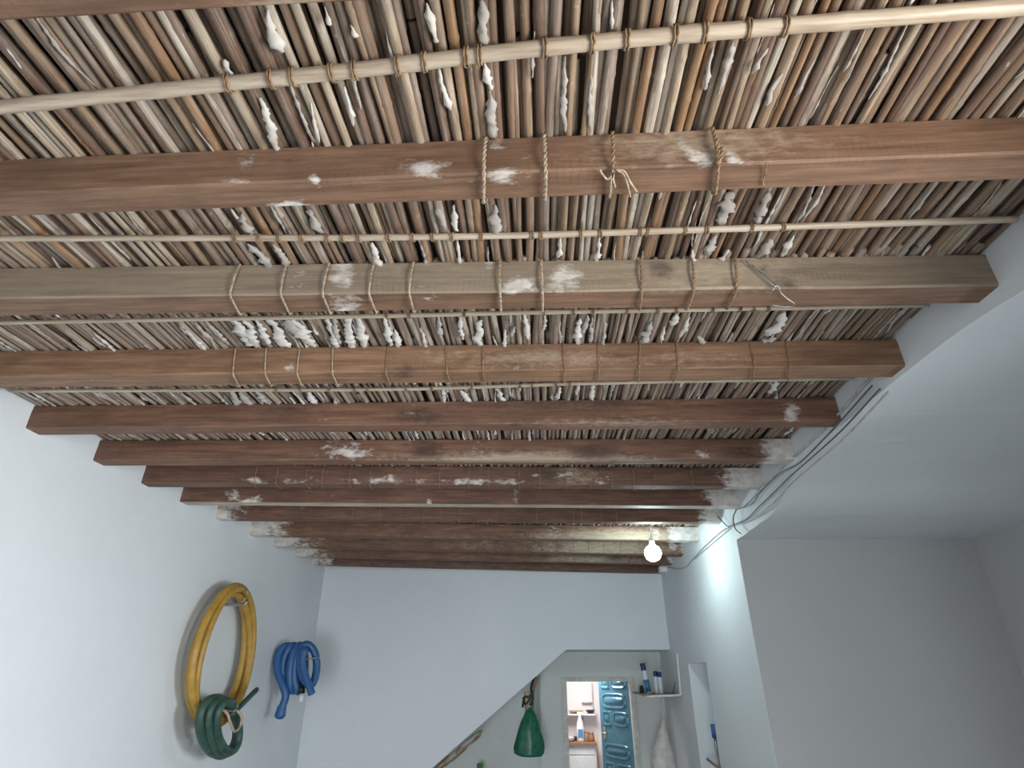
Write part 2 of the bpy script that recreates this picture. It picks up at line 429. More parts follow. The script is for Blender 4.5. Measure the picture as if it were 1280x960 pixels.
def lay(meshes, x0, x1, y0, count):
    xs = []; x = x0
    ws = [R.choice((.72, .85, .95, 1.0, 1.1, 1.2, 1.3)) * R.uniform(.93, 1.07) for _ in range(count)]
    tot = sum(ws); gap = (x1 - x0) / tot
    for w in ws:
        xc = x + w * gap / 2; x += w * gap
        o = bpy.data.objects.new('cane', R.choice(meshes)); COL.objects.link(o)
        s = w * gap / (2 * .0112) * R.uniform(.84, .97)
        o.scale = (s * R.choice((1, -1)), 1, s)
        o.location = (xc, y0 + R.uniform(-.03, .03), ZT + .0112 * s + R.choice((0, .002, .004, .010)) )
        o.rotation_euler = (R.uniform(-.003, .003), 0, R.uniform(-.017, .017))
        o.parent = ceil
NEARX0 = -1.72
lay(near, NEARX0, XR - .01, -.46, 134)
lay(far, XL + .01, XR - .01, 1.52, 166)
# the many canes beyond, and the second layer seen in the gaps
def cane_field(name, spec, m):
    v, f = [], []
    for (x0, x1, y0, y1, zc, step, r0, r1, ln) in spec:
        x = x0
        while x < x1:
            r = R.uniform(r0, r1); x += r * step
            yy = y0 + R.uniform(-.15, 0)
            while yy < y1:
                L = min(R.uniform(ln * .8, ln * 1.2), y1 - yy + .02)
                if L < .12: break
                lim = CLAMP_FAR(x) - yy
                if lim < .12: break
                L = min(L, lim)
                p, rad = cane_points(L, R, .008, .16); dx = R.uniform(-.006, .006); z = zc + R.uniform(0, .012)
                tube_geo([q + Vector((x + dx, yy, z + r)) for q in p], [r * k for k in rad], 6, v, f)
                yy += L + .01
            x += r * step
    o = pyd(name, v, f, m, ceil, True); o['kind'] = 'stuff'; return o
cane_field('far_canes', [(XL + .01, XR - .01, 2.80, 7.3, ZT, 1.04, .009, .014, 1.5), (XL + .01, NEARX0, -.6, 1.58, ZT, 1.04, .009, .014, 1.6)], M['cane_far'])
cane_field('upper_canes', [(XL + .01, XR - .01, -.5, 3.0, ZT + .020, 1.02, .010, .014, 1.2)], M['cane_far'])
# plaster squeezed through between the canes
def drip_geo(P, wid, zoff, seed, v, f, S=9):
    P = resample(P, .008); n = len(P); rr = random.Random(seed); ph = rr.uniform(0, 99); base = len(v)
    peak = rr.uniform(.45, .8)
    T, N = frames(P)
    for i, p in enumerate(P):
        t = i / (n - 1); e = min(1, t / peak) if t < peak else max(0, (1 - t) / (1 - peak))
        sc = (.25 + .75 * e ** .6) * (.9 + .8 * noise.noise(Vector((ph, t * n * .45, 0))))
        side = T[i].cross(Vector((0, 0, 1))).normalized()
        mid = p + side * (wid * .7 * noise.noise(Vector((ph + 5, t * n * .15, 7)))) + Vector((0, 0, zoff - .006 * e))
        for k in range(S):
            a = 2 * math.pi * k / S
            j = 1 + .9 * noise.noise(Vector((ph + math.cos(a) * 1.8, t * n * .6, 3 + math.sin(a) * 1.8)))
            v.append(mid + side * (math.cos(a) * wid * sc * j) + Vector((0, 0, math.sin(a) * min(wid, .014) * .8 * sc * j)))
    for i in range(n - 1):
        for k in range(S):
            a = base + i * S + k; c = base + i * S + (k + 1) % S; f.append((a, c, c + S, a + S))
    f.append(tuple(base + k for k in range(S - 1, -1, -1))); f.append(tuple(base + (n - 1) * S + k for k in range(S)))
def drip(pts, wid, m, zoff=0.0, seed=0):
    v, f = [], []
    drip_geo(smooth_path([atz(x, y, 1.222) for x, y in pts], 5), wid * 1.05, zoff, seed, v, f)
    return pyd('plaster_drip', v, f, m, ceil, True)
pw, pg = M['plaster'], M['plaster_grey']
DR_ = [([(336, 12), (341, 32), (347, 48), (355, 64)], .013, pw), ([(280, 74), (285, 84), (291, 92)], .009, pw),
       ([(407, 8), (411, 20), (412, 32)], .005, pw), ([(439, 30), (443, 36), (446, 44)], .006, pw),
       ([(535, 3), (539, 22), (545, 52)], .010, pw), ([(550, 84), (553, 102), (557, 120), (563, 138)], .007, pw),
       ([(601, 0), (604, 26), (607, 55)], .015, pg), ([(605, 76), (609, 96), (614, 112)], .010, pw), ([(611, 112), (613, 140), (615, 172)], .013, pg),
       ([(326, 122), (333, 143), (341, 165), (349, 189)], .012, pw), ([(432, 108), (438, 132), (442, 158)], .006, pw), ([(388, 128), (394, 155), (400, 178)], .005, pw),
       ([(706, 70), (706, 100), (704, 130), (707, 165)], .008, pg), ([(739, 90), (738, 120), (737, 160)], .006, pg), ([(766, 0), (765, 18), (764, 36)], .005, pw),
       ([(918, 48), (910, 72), (902, 98), (897, 118)], .008, pg), ([(960, 60), (948, 78), (938, 92)], .007, pg),
       ([(890, 60), (885, 90), (881, 112)], .006, pg), ([(978, 92), (965, 110), (955, 132)], .008, pg),
       ([(465, 303), (471, 320), (478, 335)], .013, pw), ([(310, 304), (326, 318), (338, 336)], .016, pg), ([(342, 305), (351, 318), (360, 332)], .012, pg),
       ([(546, 256), (552, 270), (556, 284)], .013, pg), ([(567, 256), (568, 275), (571, 288)], .010, pw), ([(572, 300), (574, 316), (576, 332)], .007, pw),
       ([(620, 256), (619, 275), (620, 295)], .017, pg), ([(385, 262), (395, 278), (404, 292)], .015, pg), ([(302, 266), (308, 280), (314, 292)], .013, pg),
       ([(912, 240), (908, 258), (898, 280)], .022, pg), ([(895, 294), (888, 304), (882, 318)], .017, pg), ([(962, 240), (952, 262), (944, 280)], .016, pg), ([(992, 294), (984, 308), (978, 320)], .012, pw),
       ([(965, 296), (955, 310), (946, 322)], .016, pg), ([(702, 296), (701, 308), (697, 322)], .008, pw), ([(750, 296), (747, 312), (744, 328)], .008, pw), ([(866, 312), (865, 320), (864, 330)], .010, pw), ([(910, 312), (906, 318), (902, 324)], .010, pw),
       ([(288, 396), (302, 412), (316, 432)], .026, pw), ([(306, 396), (314, 412), (319, 434)], .020, pw), ([(318, 396), (328, 412), (336, 430)], .014, pw),
       ([(338, 398), (348, 416), (362, 434)], .024, pw), ([(352, 394), (362, 404), (368, 418)], .026, pg), ([(368, 396), (378, 414), (392, 434)], .026, pw),
       ([(410, 396), (415, 412), (422, 434)], .014, pw), ([(416, 394), (420, 410), (424, 430)], .013, pg), ([(432, 394), (436, 412), (440, 434)], .020, pw), ([(446, 394), (452, 412), (456, 434)], .018, pw),
       ([(480, 396), (484, 412), (490, 432)], .014, pw), ([(494, 412), (496, 422), (500, 436)], .014, pw), ([(548, 394), (550, 410), (552, 424)], .010, pg), ([(574, 396), (576, 408), (578, 424)], .010, pw),
       ([(601, 400), (598, 416), (600, 432)], .018, pw), ([(656, 392), (658, 408), (660, 424)], .012, pw), ([(632, 412), (631, 422), (630, 434)], .008, pw), ([(724, 398), (723, 414), (722, 430)], .014, pw), ([(734, 394), (732, 404), (728, 414)], .012, pg),
       ([(846, 392), (843, 398), (841, 404)], .012, pw), ([(814, 402), (808, 416), (802, 430)], .016, pg), ([(862, 396), (856, 408), (848, 422)], .010, pw), ([(830, 408), (828, 416), (826, 426)], .008, pw),
       ([(981, 390), (974, 404), (962, 418)], .026, pw), ([(872, 420), (876, 424), (880, 429)], .014, pg), ([(952, 426), (960, 424), (970, 422)], .014, pg),
       ([(288, 486), (294, 496), (298, 508)], .018, pg), ([(300, 490), (308, 500), (316, 506)], .020, pg), ([(318, 486), (326, 494), (334, 504)], .016, pg), ([(386, 490), (390, 498), (396, 504)], .016, pw),
       ([(576, 488), (582, 496), (588, 502)], .018, pw), ([(620, 486), (626, 494), (632, 500)], .016, pw), ([(700, 484), (698, 492), (696, 500)], .012, pw), ([(742, 480), (740, 490), (740, 500)], .012, pw), ([(972, 470), (968, 480), (962, 490)], .014, pw)]
for i, (p, w, m_) in enumerate(DR_): drip(p, w, m_, -.001, i)
for nm, m_, cnt in (('plaster_crumbs', pw, 130), ('grey_plaster_crumbs', pg, 330)):
    v, f = [], []
    for q in range(cnt):
        x = R.uniform(XL + .05, XR - .05); y = R.choice((R.uniform(-.3, 1.6), R.uniform(1.6, 3.0), R.uniform(1.6, 3.0))); L = R.uniform(.05, .28)
        if abs(x) > 1.4 and y < 1.0: continue
        pts = [Vector((x + R.uniform(-.008, .008), y + L * t, ZT + .004)) for t in (0, .5, 1)]
        drip_geo(smooth_path(pts, 3), R.uniform(.002, .006) if y < 1.6 else R.uniform(.003, .010), .0, 500 + q, v, f, 6)
    o = pyd(nm, v, f, m_, ceil, True); o['kind'] = 'stuff'

# ------------------------------------------------------------------ beams
def beam(farL, farR, w, mats, label, plaster=(), worn=(), stain=(), endL=.0, endR=.0, under=0):
    a, c = atz(*farL, 1.1), atz(*farR, 1.1)
    s = (c.y - a.y) / (c.x - a.x); x0, x1 = XL - .03, XR + .03
    Yf = lambda x: a.y + s * (x - a.x)
    Yn = lambda x: Yf(x) - w
    root = empty('ceiling_beam', ((XL + XR) / 2, Yn((XL + XR) / 2) + w / 2, ZB))
    nx = 190; top = ZT - ZB; seed = R.uniform(0, 100)
    sec = [(0, top), (0, top * .75), (0, top * .5), (0, top * .25), (0, .006), (.006, 0), (w * .35, 0), (w * .65, 0), (w - .006, 0), (w, .006), (w, top * .5), (w, top)]
    verts, faces, A = [], [], {'plaster': [], 'worn': [], 'stain': []}
    def find_x(px, near=True, z=0):
        lo, hi = XL - 3, XR + 3
        for _ in range(40):
            mid = (lo + hi) / 2
            if proj((mid, (Yn if near else Yf)(mid), ZB + z))[0] < px: lo = mid
            else: hi = mid
        return lo
    E = {}
    for nm, L in (('plaster', plaster), ('worn', worn), ('stain', stain)):
        E[nm] = []
        for (px, hw, sc, hs, st) in L:       # px centre, half width px, section pos 0..1 (face top .. arris .. far edge 2), half size, strength
            xc = find_x(px); E[nm].append((xc, abs(find_x(px + hw) - xc), sc, hs, st))
    for i in range(nx + 1):
        x = x0 + (x1 - x0) * i / nx
        for k, (dy, dz) in enumerate(sec):
            jy = .004 * noise.noise(Vector((x * 1.7, k * .3, seed))); jz = .003 * noise.noise(Vector((x * 2.1, k * .3, seed + 9)))
            verts.append((x, Yn(x) + dy + (jy if 0 < k < 11 else 0), ZB + dz + (jz if 0 < k < 11 else 0)))
            q = (1 - dz / top) if dy < .005 else 1 + dy / w
            for nm in A:
                val = 0
                for (xc, hx, sc, hs, st) in E[nm]:
                    e = math.sqrt(((x - xc) / hx) ** 2 + ((q - sc) / hs) ** 2); val = max(val, st * max(0, 1.25 - .75 * e))
                if nm == 'plaster':
                    if endR: val = max(val, 1.7 * min(1, max(0, (x - (XR - endR)) / .22 + .5)))
                    if endL: val = max(val, 1.0 * min(1, max(0, ((XL + endL) - x) / .45 + .45)))
                A[nm].append(val)
    ns = len(sec)
    for i in range(nx):
        for k in range(ns - 1):
            p = i * ns + k; faces.append((p, p + ns, p + ns + 1, p + 1))
        faces.append((i * ns + ns - 1, (i + 1) * ns + ns - 1, (i + 1) * ns, i * ns))
    faces.append(tuple(range(ns))); faces.append(tuple(nx * ns + k for k in reversed(range(ns))))
    L0 = root.location
    t = pyd('timber', [(p[0] - L0.x, p[1] - L0.y, p[2] - L0.z) for p in verts], faces, mats, root)
    bm = bmesh.new(); bm.from_mesh(t.data); bmesh.ops.recalc_face_normals(bm, faces=bm.faces); bm.to_mesh(t.data); bm.free()
    for nm in A:
        at = t.data.attributes.new(nm, 'FLOAT', 'POINT'); at.data.foreach_set('value', A[nm])
    if under:
        for p in t.data.polygons:
            if p.normal.z < -.9: p.material_index = 1
    tag(root, label, 'beam', 'timber beams carrying the cane ceiling')
    return dict(root=root, Yn=Yn, Yf=Yf, find=find_x, w=w, top=top)
def rope(B, px, r=.0045, dtop=0.0, dbot=0.0, m='rope', fancy=True, slack=0.003):
    """lashing: down the near face, under the beam, up the far face; dtop/dbot shift in pixels of the upper and far end"""
    xa = B['find'](px); xt = B['find'](px + dtop, True, B['top']) if dtop else xa
    xb = B['find'](px + dbot, False) if dbot else xa
    e = r * 1.05 + .004; L0 = B['root'].location
    P = [Vector((xt, B['Yn'](xt) - e, ZT - .002)), Vector(((xt + xa) / 2, B['Yn'](xa) - e - slack, ZB + B['top'] * .5)),
         Vector((xa, B['Yn'](xa) - e, ZB + .004)), Vector((xa, B['Yn'](xa) + .002, ZB - e)),
         Vector(((xa + xb) / 2, B['Yn'](xa) + B['w'] / 2, ZB - e - .001)), Vector((xb, B['Yf'](xb) - .002, ZB - e)),
         Vector((xb, B['Yf'](xb) + e, ZB + .004)), Vector((xb, B['Yf'](xb) + e, ZT - .002))]
    P = [p - L0 for p in P]; v, f = [], []
    if fancy: rope_geo(P, r, v, f)
    else: tube_geo(resample(P, .03), r * .8, 5, v, f)
    return pyd('rope_lashing', v, f, M[m], B['root'], True)
def strands(B, name, paths, r, m, ropey=False):
    v, f = [], []; L0 = B['root'].location
    for p in paths:
        q = smooth_path([a - L0 for a in p], 5)
        if ropey: rope_geo(q, r, v, f)
        else: tube_geo(q, r, 5, v, f)
    return pyd(name, v, f, M[m], B['root'], True)

B0 = beam((280, 12), (530, -2), .10, M['wood_warm'], 'brown timber beam with a pale chipped edge, farthest from the white end wall', worn=[(330, 90, 2, .3, .6)])
B1 = beam((280, 262.5), (1000, 235.5), .087, M['wood_warm'], 'brown timber beam lashed with two knotted ropes with frayed ends',
          plaster=[(525, 28, .75, .35, .62), (618, 22, .2, .4, .6), (640, 40, 1.15, .35, .75), (350, 40, 1.9, .2, .75), (310, 35, .95, .15, .6), (390, 8, .95, .15, .8), (862, 18, .55, .3, .45), (885, 16, .85, .2, .9), (918, 16, .9, .2, .9), (665, 20, .6, .2, .5), (300, 20, .3, .4, .4)],
          worn=[(880, 170, .4, .7, .55), (760, 60, .5, .6, .35)], stain=[(350, 120, .4, .5, .3)])
for px, dt, db, m_ in ((605, 3, -1, 'rope_pale'), (682, 0, -1, 'rope_pale'), (766, -1, 0, 'rope'), (897, -8, -4, 'rope')): rope(B1, px, .0052, dt, db, m_, slack=.008)
def near_pt(B, px, py, off=.012):
    d = ray(px, py); t = 1.0
    for _ in range(8):
        x = d.x * t; t = (B['Yn'](x) - off) / d.y
    p = d * t; return Vector((p.x, p.y, p.z + CAMZ))
def under_pt(px, py, off=.014): return atz(px, py, 1.1 - off)
strands(B1, 'frayed_knot', [[under_pt(768, 214), under_pt(760, 224), under_pt(753, 218), under_pt(750, 212)], [under_pt(768, 214), under_pt(764, 226), under_pt(763, 240), under_pt(761, 246)],
        [under_pt(770, 213), under_pt(778, 216), under_pt(783, 226), under_pt(788, 246)], [under_pt(770, 213), under_pt(780, 214), under_pt(788, 228), under_pt(796, 240)], [under_pt(766, 212), under_pt(766, 222), under_pt(769, 234)]], .0028, 'rope_pale')
strands(B1, 'knot', [[near_pt(B1, 893, 194), near_pt(B1, 899, 200), near_pt(B1, 895, 206), near_pt(B1, 901, 199), near_pt(B1, 903, 184)], [near_pt(B1, 892, 162), near_pt(B1, 897, 182), near_pt(B1, 899, 198)]], .005, 'rope', True)
strands(B1, 'hanging_thread', [[near_pt(B1, 958, 204), under_pt(957, 216, .006), under_pt(954, 226, .006), under_pt(955, 232, .006)]], .002, 'rope')

B2 = beam((280, 392), (1000, 383), .105, [M['wood_grey'], M['wood_warm']], 'weathered grey timber beam with white plaster patches and a loop of loose wire',
          plaster=[(425, 22, .35, .5, .85), (425, 26, 1.25, .25, .8), (425, 26, 1.8, .2, .75), (650, 24, .8, .3, 1.1), (702, 24, .55, .45, 1.0), (664, 30, .85, .2, .9), (540, 12, 1.2, .4, .55), (375, 30, .5, .5, .35), (612, 10, .2, .3, .7)],
          worn=[(900, 140, .5, .8, .55), (470, 160, .4, .6, .3)], stain=[(830, 22, .35, .35, .7), (985, 20, .9, .3, .6), (960, 18, .4, .3, .5)], under=1)
for px, dt, db in ((289, 13, 12), (352, 8, 11), (404, 9, 10), (462, 7, 9), (512, 6, 6), (625, 0, 1), (678, 0, 0), (802, -2, -3), (867, -3, 0), (920, -3, 0)):
    rope(B2, px, .0048 if px > 600 else .004, dt, db, 'rope' if px > 780 else 'rope_pale', slack=.006)
strands(B2, 'wire_loop', [[near_pt(B2, 932, 326), near_pt(B2, 945, 338), near_pt(B2, 968, 358)], [near_pt(B2, 940, 331), near_pt(B2, 960, 345), near_pt(B2, 970, 356), near_pt(B2, 966, 362, .02), under_pt(960, 370)],
        [near_pt(B2, 966, 360, .018), near_pt(B2, 972, 357, .02), under_pt(976, 366, .02), under_pt(985, 374, .02), under_pt(993, 380, .02), under_pt(985, 383.5, .02), under_pt(965, 381.5, .02)]], .0024, 'wire')
B3 = beam((280, 482), (1000, 473.5), .105, M['wood_tan'], 'tan timber beam with evenly spaced thin cords, standing third after the knotted one',
          plaster=[(645, 6, .8, .2, .6), (362, 6, .9, .2, .6), (415, 5, .95, .2, .5)], worn=[(680, 130, .55, .4, .55), (560, 60, .5, .5, .4), (860, 140, .6, .4, .4)], stain=[(502, 20, 1.2, .6, .6), (350, 60, 1.3, .4, .3)])
B3['root']['label'] = 'tan timber beam with evenly spaced thin cords, next after the weathered grey beam'
for px, dt, db in ((292, 4, 8), (332, 2, 8), (372, 4, 6), (416, 1, 7), (483, 0, 5), (559, -1, 0), (604, 0, 0), (706, 0, 0), (749, -1, 0), (799, 1, -1), (848, -3, 0), (943, -6, -3), (987, -5, -2)): rope(B3, px, .0032, dt, db, 'rope' if px > 480 else 'rope_pale', slack=.002)
B4 = beam((280, 542), (1000, 535), .096, M['wood_red'], 'bare red-brown timber beam without cords, dark streaks along its face',
          plaster=[(515, 14, .4, .4, .5), (990, 14, .75, .5, .8)], worn=[(760, 160, 1.2, .5, .45)], stain=[(520, 40, .6, .4, .7), (720, 200, .15, .3, .6), (360, 60, .2, .4, .5)])
B5 = beam((280, 582), (900, 580.5), .097, M['wood_red'], 'red-brown timber beam with a long pale scrape and a grey smeared patch',
          plaster=[(430, 36, .45, .6, .62), (520, 16, .8, .3, .5), (885, 14, .8, .25, .6), (600, 20, .4, .3, .4)], worn=[(660, 150, 1.1, .5, .85), (480, 60, .9, .3, .4)], stain=[(530, 30, .5, .5, .7), (740, 40, .7, .5, .7), (930, 30, .6, .3, .7)], endR=.13)
B6 = beam((280, 609.5), (900, 612), .09, M['wood_dark'], 'dark timber beam with many fine cords and crumbs of plaster along its lower edge',
          plaster=[(560, 200, .85, .22, .48), (320, 20, .8, .3, .7), (700, 60, .6, .5, .4), (490, 8, .7, .3, .6)], worn=[(720, 50, .5, .7, .45)], stain=[(690, 20, .5, .5, .6)], endR=.22)
for px in (318, 345, 382, 402, 436, 462, 494, 520, 549, 585, 610, 649, 675, 708, 738, 765, 793, 819, 866): rope(B6, px, .0028, 0, R.choice((0, 3, 5)) if px < 500 else 0, 'rope', False)
B7 = beam((280, 632), (880, 636.5), .10, [M['wood_dark'], M['wood_pale']], 'dark timber beam with a whitened underside edge',
          plaster=[(292, 12, .6, .5, .55), (312, 16, .95, .2, .9), (535, 6, .9, .3, .7), (645, 10, .4, .5, .4)], endR=.20, under=1)
B8 = beam((290, 651.5), (880, 656), .085, M['wood_dark'], 'dark timber beam bound with fine cords, just in front of the hanging lamp', endL=.17, endR=.12, plaster=[(375, 8, .3, .4, .4)])
for px in (440, 474, 508, 528, 550, 573, 597, 620, 643, 671, 692, 717, 727, 752, 771): rope(B8, px, .0028, 0, 0, 'rope', False)
B9 = beam((310, 671.5), (862, 678.5), .11, M['wood_red'], 'timber beam with pale bare wood and plaster at its lamp-lit end',
          plaster=[(690, 10, .4, .7, .55), (820, 8, .5, .6, .6)], worn=[(790, 110, .8, .6, .9), (690, 40, .9, .6, .6), (560, 150, 1.2, .5, .4)], stain=[(735, 14, .4, .5, .3)], endL=.33, endR=.26)
B10 = beam((343, 685), (800, 695), .115, M['wood_red'], 'timber beam behind the hanging lamp with cords and whitish worn patches',
           plaster=[(842, 6, .4, .5, .9), (856, 6, .4, .5, .9)], worn=[(760, 90, .6, .8, .8), (600, 60, .6, .8, .35)], stain=[(700, 12, .5, .6, .5)], endL=.32)
for px in (559, 598, 615, 634, 655, 678, 697, 717, 736, 755, 776): rope(B10, px, .0028, 0, 0, 'rope', False)
B11 = beam((367, 697), (800, 706), .10, M['wood_red'], 'streaked brown timber beam, second from the white end wall', worn=[(740, 80, .8, .6, .6)], stain=[(680, 14, .5, .6, .5), (770, 16, .5, .6, .6)], plaster=[(841, 6, .5, .5, .9)], endL=.30)
B12 = beam((390, 707.3), (820, 717.5), .10, M['wood_dark'], 'dark timber beam lying along the top of the white end wall', endL=.22)

# ------------------------------------------------------------------ cane battens tied under the canes
def batten(pts, r, ties, label, z=None):
    z = 1.222 - r * 1.2 - .005 if z is None else z
    P = smooth_path([atz(x, y, z) for x, y in pts], 8)
    d0 = (P[0] - P[1]).normalized(); d1 = (P[-1] - P[-2]).normalized()
    def ext(p, d):
        lim = (XL + .02 if d.x < 0 else XR - .02); return p + d * ((lim - p.x) / d.x) * .97
    P = resample([ext(P[0], d0)] + P + [ext(P[-1], d1)], .05)
    root = empty('cane_batten', P[len(P) // 2]); L0 = root.location
    rad = []; 
    for i in range(len(P)): rad.append(r * (1.10 if i % 6 == 3 else 1) * (1 + .1 * (i / len(P) - .5)))
    v, f = tube_geo([p - L0 for p in P], rad, 10); pyd('cane', v, f, M['batten'], root, True)
    for px in ties:
        p = min(P, key=lambda q: abs(proj(q)[0] - px)); i = P.index(p); t = (P[min(i + 1, len(P) - 1)] - P[max(0, i - 1)]).normalized()
        a = P[i - 1] if proj(p)[0] > px else P[min(i + 1, len(P) - 1)]
        u = (px - proj(p)[0]) / (proj(a)[0] - proj(p)[0] + 1e-9); c = p.lerp(a, max(0, min(1, u)))
        v, f = [], []
        for q in (-.003, .003):
            ring = []
            for k in range(13):
                an = -math.pi * .15 + math.pi * 1.3 * k / 12 + math.pi
                ring.append(c - L0 + t * (q + R.uniform(-.002, .002)) + Vector((0, 1, 0)) * (math.cos(an) * (r + .003)) + Vector((0, 0, 1)) * (math.sin(an) * (r + .003)))
            tube_geo(ring, .0026, 5, v, f)
        pyd('rope_tie', v, f, M['rope'], root, True)
    tag(root, label, 'cane', 'cane battens tied under the ceiling'); return root
batten([(280, 105), (460, 86), (640, 64), (820, 46), (1000, 31)], .0165, (287, 340, 367, 416, 444, 498, 531, 583, 600, 681, 740, 783, 843, 880, 935, 980), 'thick pale cane batten tied across the canes before the knotted rope beam')
batten([(280, 297.5), (460, 297), (640, 294.5), (820, 289), (1000, 283)], .0100, (295, 325, 350, 378, 410, 429, 449, 486, 516, 541, 565, 602, 665, 676, 726, 750, 800, 809, 856, 883, 939, 978), 'thin tan cane batten tied between the knotted rope beam and the grey beam')
batten([(300, 398), (520, 394), (640, 391), (820, 388), (1000, 384.5)], .0085, (484, 512, 581, 680, 717, 741, 784, 822, 845, 890, 925, 942, 960), 'thin cane batten showing along the grey beam with the wire')
batten([(340, 487.5), (450, 487), (560, 485), (740, 479), (1000, 474)], .0085, (346, 376, 412, 444, 460, 508, 540, 590, 650, 665, 695, 712), 'thin cane batten showing along the tan corded beam')

# ------------------------------------------------------------------ lamp
lp = aty(816, 690, 5.0)
lamp = empty('hanging_lamp', (lp.x, lp.y, lp.z))
lathe('bulb', [(.004, -.078), (.03, -.073), (.056, -.053), (.070, -.022), (.070, .006), (.056, .034), (.034, .052), (.020, .06)], M['bulb'], lamp)
lathe('socket', [(.018, .058), (.024, .062), (.024, .105), (.012, .12), (.005, .124)], M['white_plastic'], lamp)
tube('cord', [Vector((0, 0, .12)), Vector((.004, 0, .2)), Vector((0, 0, ZT - lp.z))], .004, M['cable'], lamp)
tag(lamp, 'lit round white bulb hanging on a short cord under the beams', 'lamp')
pl = bpy.data.lights.new('bulb_light', 'POINT'); pl.energy = 78; pl.color = (.78, .98, 1.0); pl.shadow_soft_size = .075
po = bpy.data.objects.new('bulb_light', pl); COL.objects.link(po); po.location = (0, 0, 0); po.parent = lamp
for c in lamp.children:
    if c.name.startswith('bulb') and c.type == 'MESH': c.visible_shadow = True

# ------------------------------------------------------------------ cables at the right wall
def cable(pxs, label, r=.0045, m='cable', X=XR - .012, grp='loose cables along the plastered lintel'):
    P = smooth_path([atx(a[0], a[1], a[2] if len(a) > 2 else X) for a in pxs], 6)
    o = tube('electric_cable', P, r, M[m], None, 6); tag(o, label, 'cable', grp); return o
cable([(1090, 470), (1040, 526), (1000, 564), (985, 577), (962, 600), (946, 616), (930, 632), (914, 636)], 'pale cable running along the top of the lintel', .006)
cable([(1090, 482), (1040, 538), (1000, 578), (975, 592), (950, 616), (944, 625), (936, 632), (920, 637)], 'dark cable looping loosely at the middle of the lintel', .004, 'cable_dark', X=XR - 0.026)
cable([(1100, 486), (1050, 540), (1002, 583), (985, 598), (968, 615), (950, 632), (934, 648), (918, 656)], 'thin dark cable along the lower half of the lintel', .004, 'cable_dark', X=XR - 0.020)
cable([(1110, 490), (1055, 548), (1008, 588), (988, 606), (970, 626), (950, 642), (930, 653), (914, 658)], 'grey cable nearest the lower edge of the lintel', .005, X=XR - 0.034)
cable([(920, 638), (917, 645), (917, 654), (920, 662), (926, 667)], 'short dark cable bent around the end of the lintel', .0045, 'cable_dark', X=XR - 0.044)
cable([(914, 657), (902, 664), (888, 676), (874, 690), (864, 701), (857, 709), (846, 711), (836, 709)], 'grey cable sagging from the lintel down to the socket box', .005)
cable([(916, 657), (905, 667), (893, 677), (878, 690), (868, 699)], 'thin pale cable beside the sagging grey cable', .0035)
cable([(897, 645), (903, 652), (910, 658), (914, 657)], 'short dark cable between the lintel and the beam end', .004, 'cable_dark', X=XR - 0.030)
q = atx(829, 711, XR - .04)
jb = empty('socket_box', q)
k = box('body', q.x - .05, q.x + .04, q.y - .06, q.y + .06, q.z - .04, q.z + .03, M['white_plastic'], None, .01)
adopt_ = [k]
k2 = box('cable_gland', q.x - .03, q.x + .02, q.y - .09, q.y - .055, q.z - .02, q.z + .01, M['white_plastic'], None, .004)
for k_ in (k, k2): k_.parent = jb; k_.matrix_parent_inverse = Matrix.Translation(-jb.location)
tag(jb, 'small white junction box in the corner under the last beam', 'junction box')

# ------------------------------------------------------------------ hoses on the left wall
def world_children(root, *ks):
    for k_ in ks: k_.parent = root; k_.matrix_parent_inverse = Matrix.Translation(-root.location)
# blue hose: loops hung over a hook, facing the room
c0 = atx(352, 838, XL + .09)
def bp(px, py, dep=0.0):              # point on a slanted sheet standing out from the left wall
    Y = 5.92 + dep; return aty(px, py, Y)
def zig(pts): return smooth_path([bp(*p) for p in pts], 7)
hb = empty('blue_hose', bp(371, 838))
path = [(349, 899, -.03), (352, 886, -.03), (357, 870, -.03), (353, 855, -.04), (347, 838, -.04), (347, 821, -.03), (353, 810, 0), (362, 808, .04), (367, 818, .10), (367, 840, .12), (364, 860, .09),
        (359, 862, .02), (354, 845, -.01), (355, 825, -.01), (362, 810, .0), (369, 808, .05), (374, 820, .12), (373, 845, .14), (369, 862, .08), (364, 860, 0), (362, 842, -.03), (365, 822, -.03), (371, 809, 0),
        (377, 808, .05), (381, 822, .12), (380, 846, .13), (376, 862, .08), (371, 862, 0), (368, 844, -.02), (371, 822, -.03), (377, 809, .0), (385, 806, .03), (393, 815, .06), (396, 832, .07), (393, 850, .05), (387, 856, .02), (379, 848, -.02),
        (375, 832, -.05), (377, 818, -.05), (384, 811, -.03)]
tail = [(381, 812, -.06), (378, 826, -.07), (381, 842, -.07), (386, 856, -.07), (390, 868, -.07)]
P = zig(path); rad = [.036] * len(P)
for i in range(9): rad[i] = (.022, .040, .048, .050)[i] if i < 4 else .050 - .0016 * (i - 3)
h1 = tube('coil', P, rad, M['blue'], None, 10); h2 = tube('free_end', zig(tail), .034, M['blue'], None, 10)
h3 = tube('black_cuff', [bp(377, 857, .0), bp(377, 867, .0)], .032, M['black'], None, 12)
h4 = tube('white_connector', [bp(377, 867, .0), bp(376, 877, .0)], .022, M['white_plastic'], None, 12)
h5 = tube('tie_wire', zig([(383, 824, -.09), (390, 823, -.10), (398, 822, -.03), (399, 824, .05)]), .005, M['wire'], None, 6)
world_children(hb, h1, h2, h3, h4, h5)
h4['label'] = 'white plastic hose connector'; h3['label'] = 'black rubber cuff'
tag(hb, 'coiled blue plastic hose hung on the white wall near the corner', 'hose')
hk = tube('wall_hook', [Vector((XL - .01, 6.02, bp(371, 812).z - .0)), Vector((XL + .30, 6.02, bp(371, 812).z - .0)), Vector((XL + .32, 6.0, bp(371, 812).z + .05))], .012, M['wire'], None, 8)
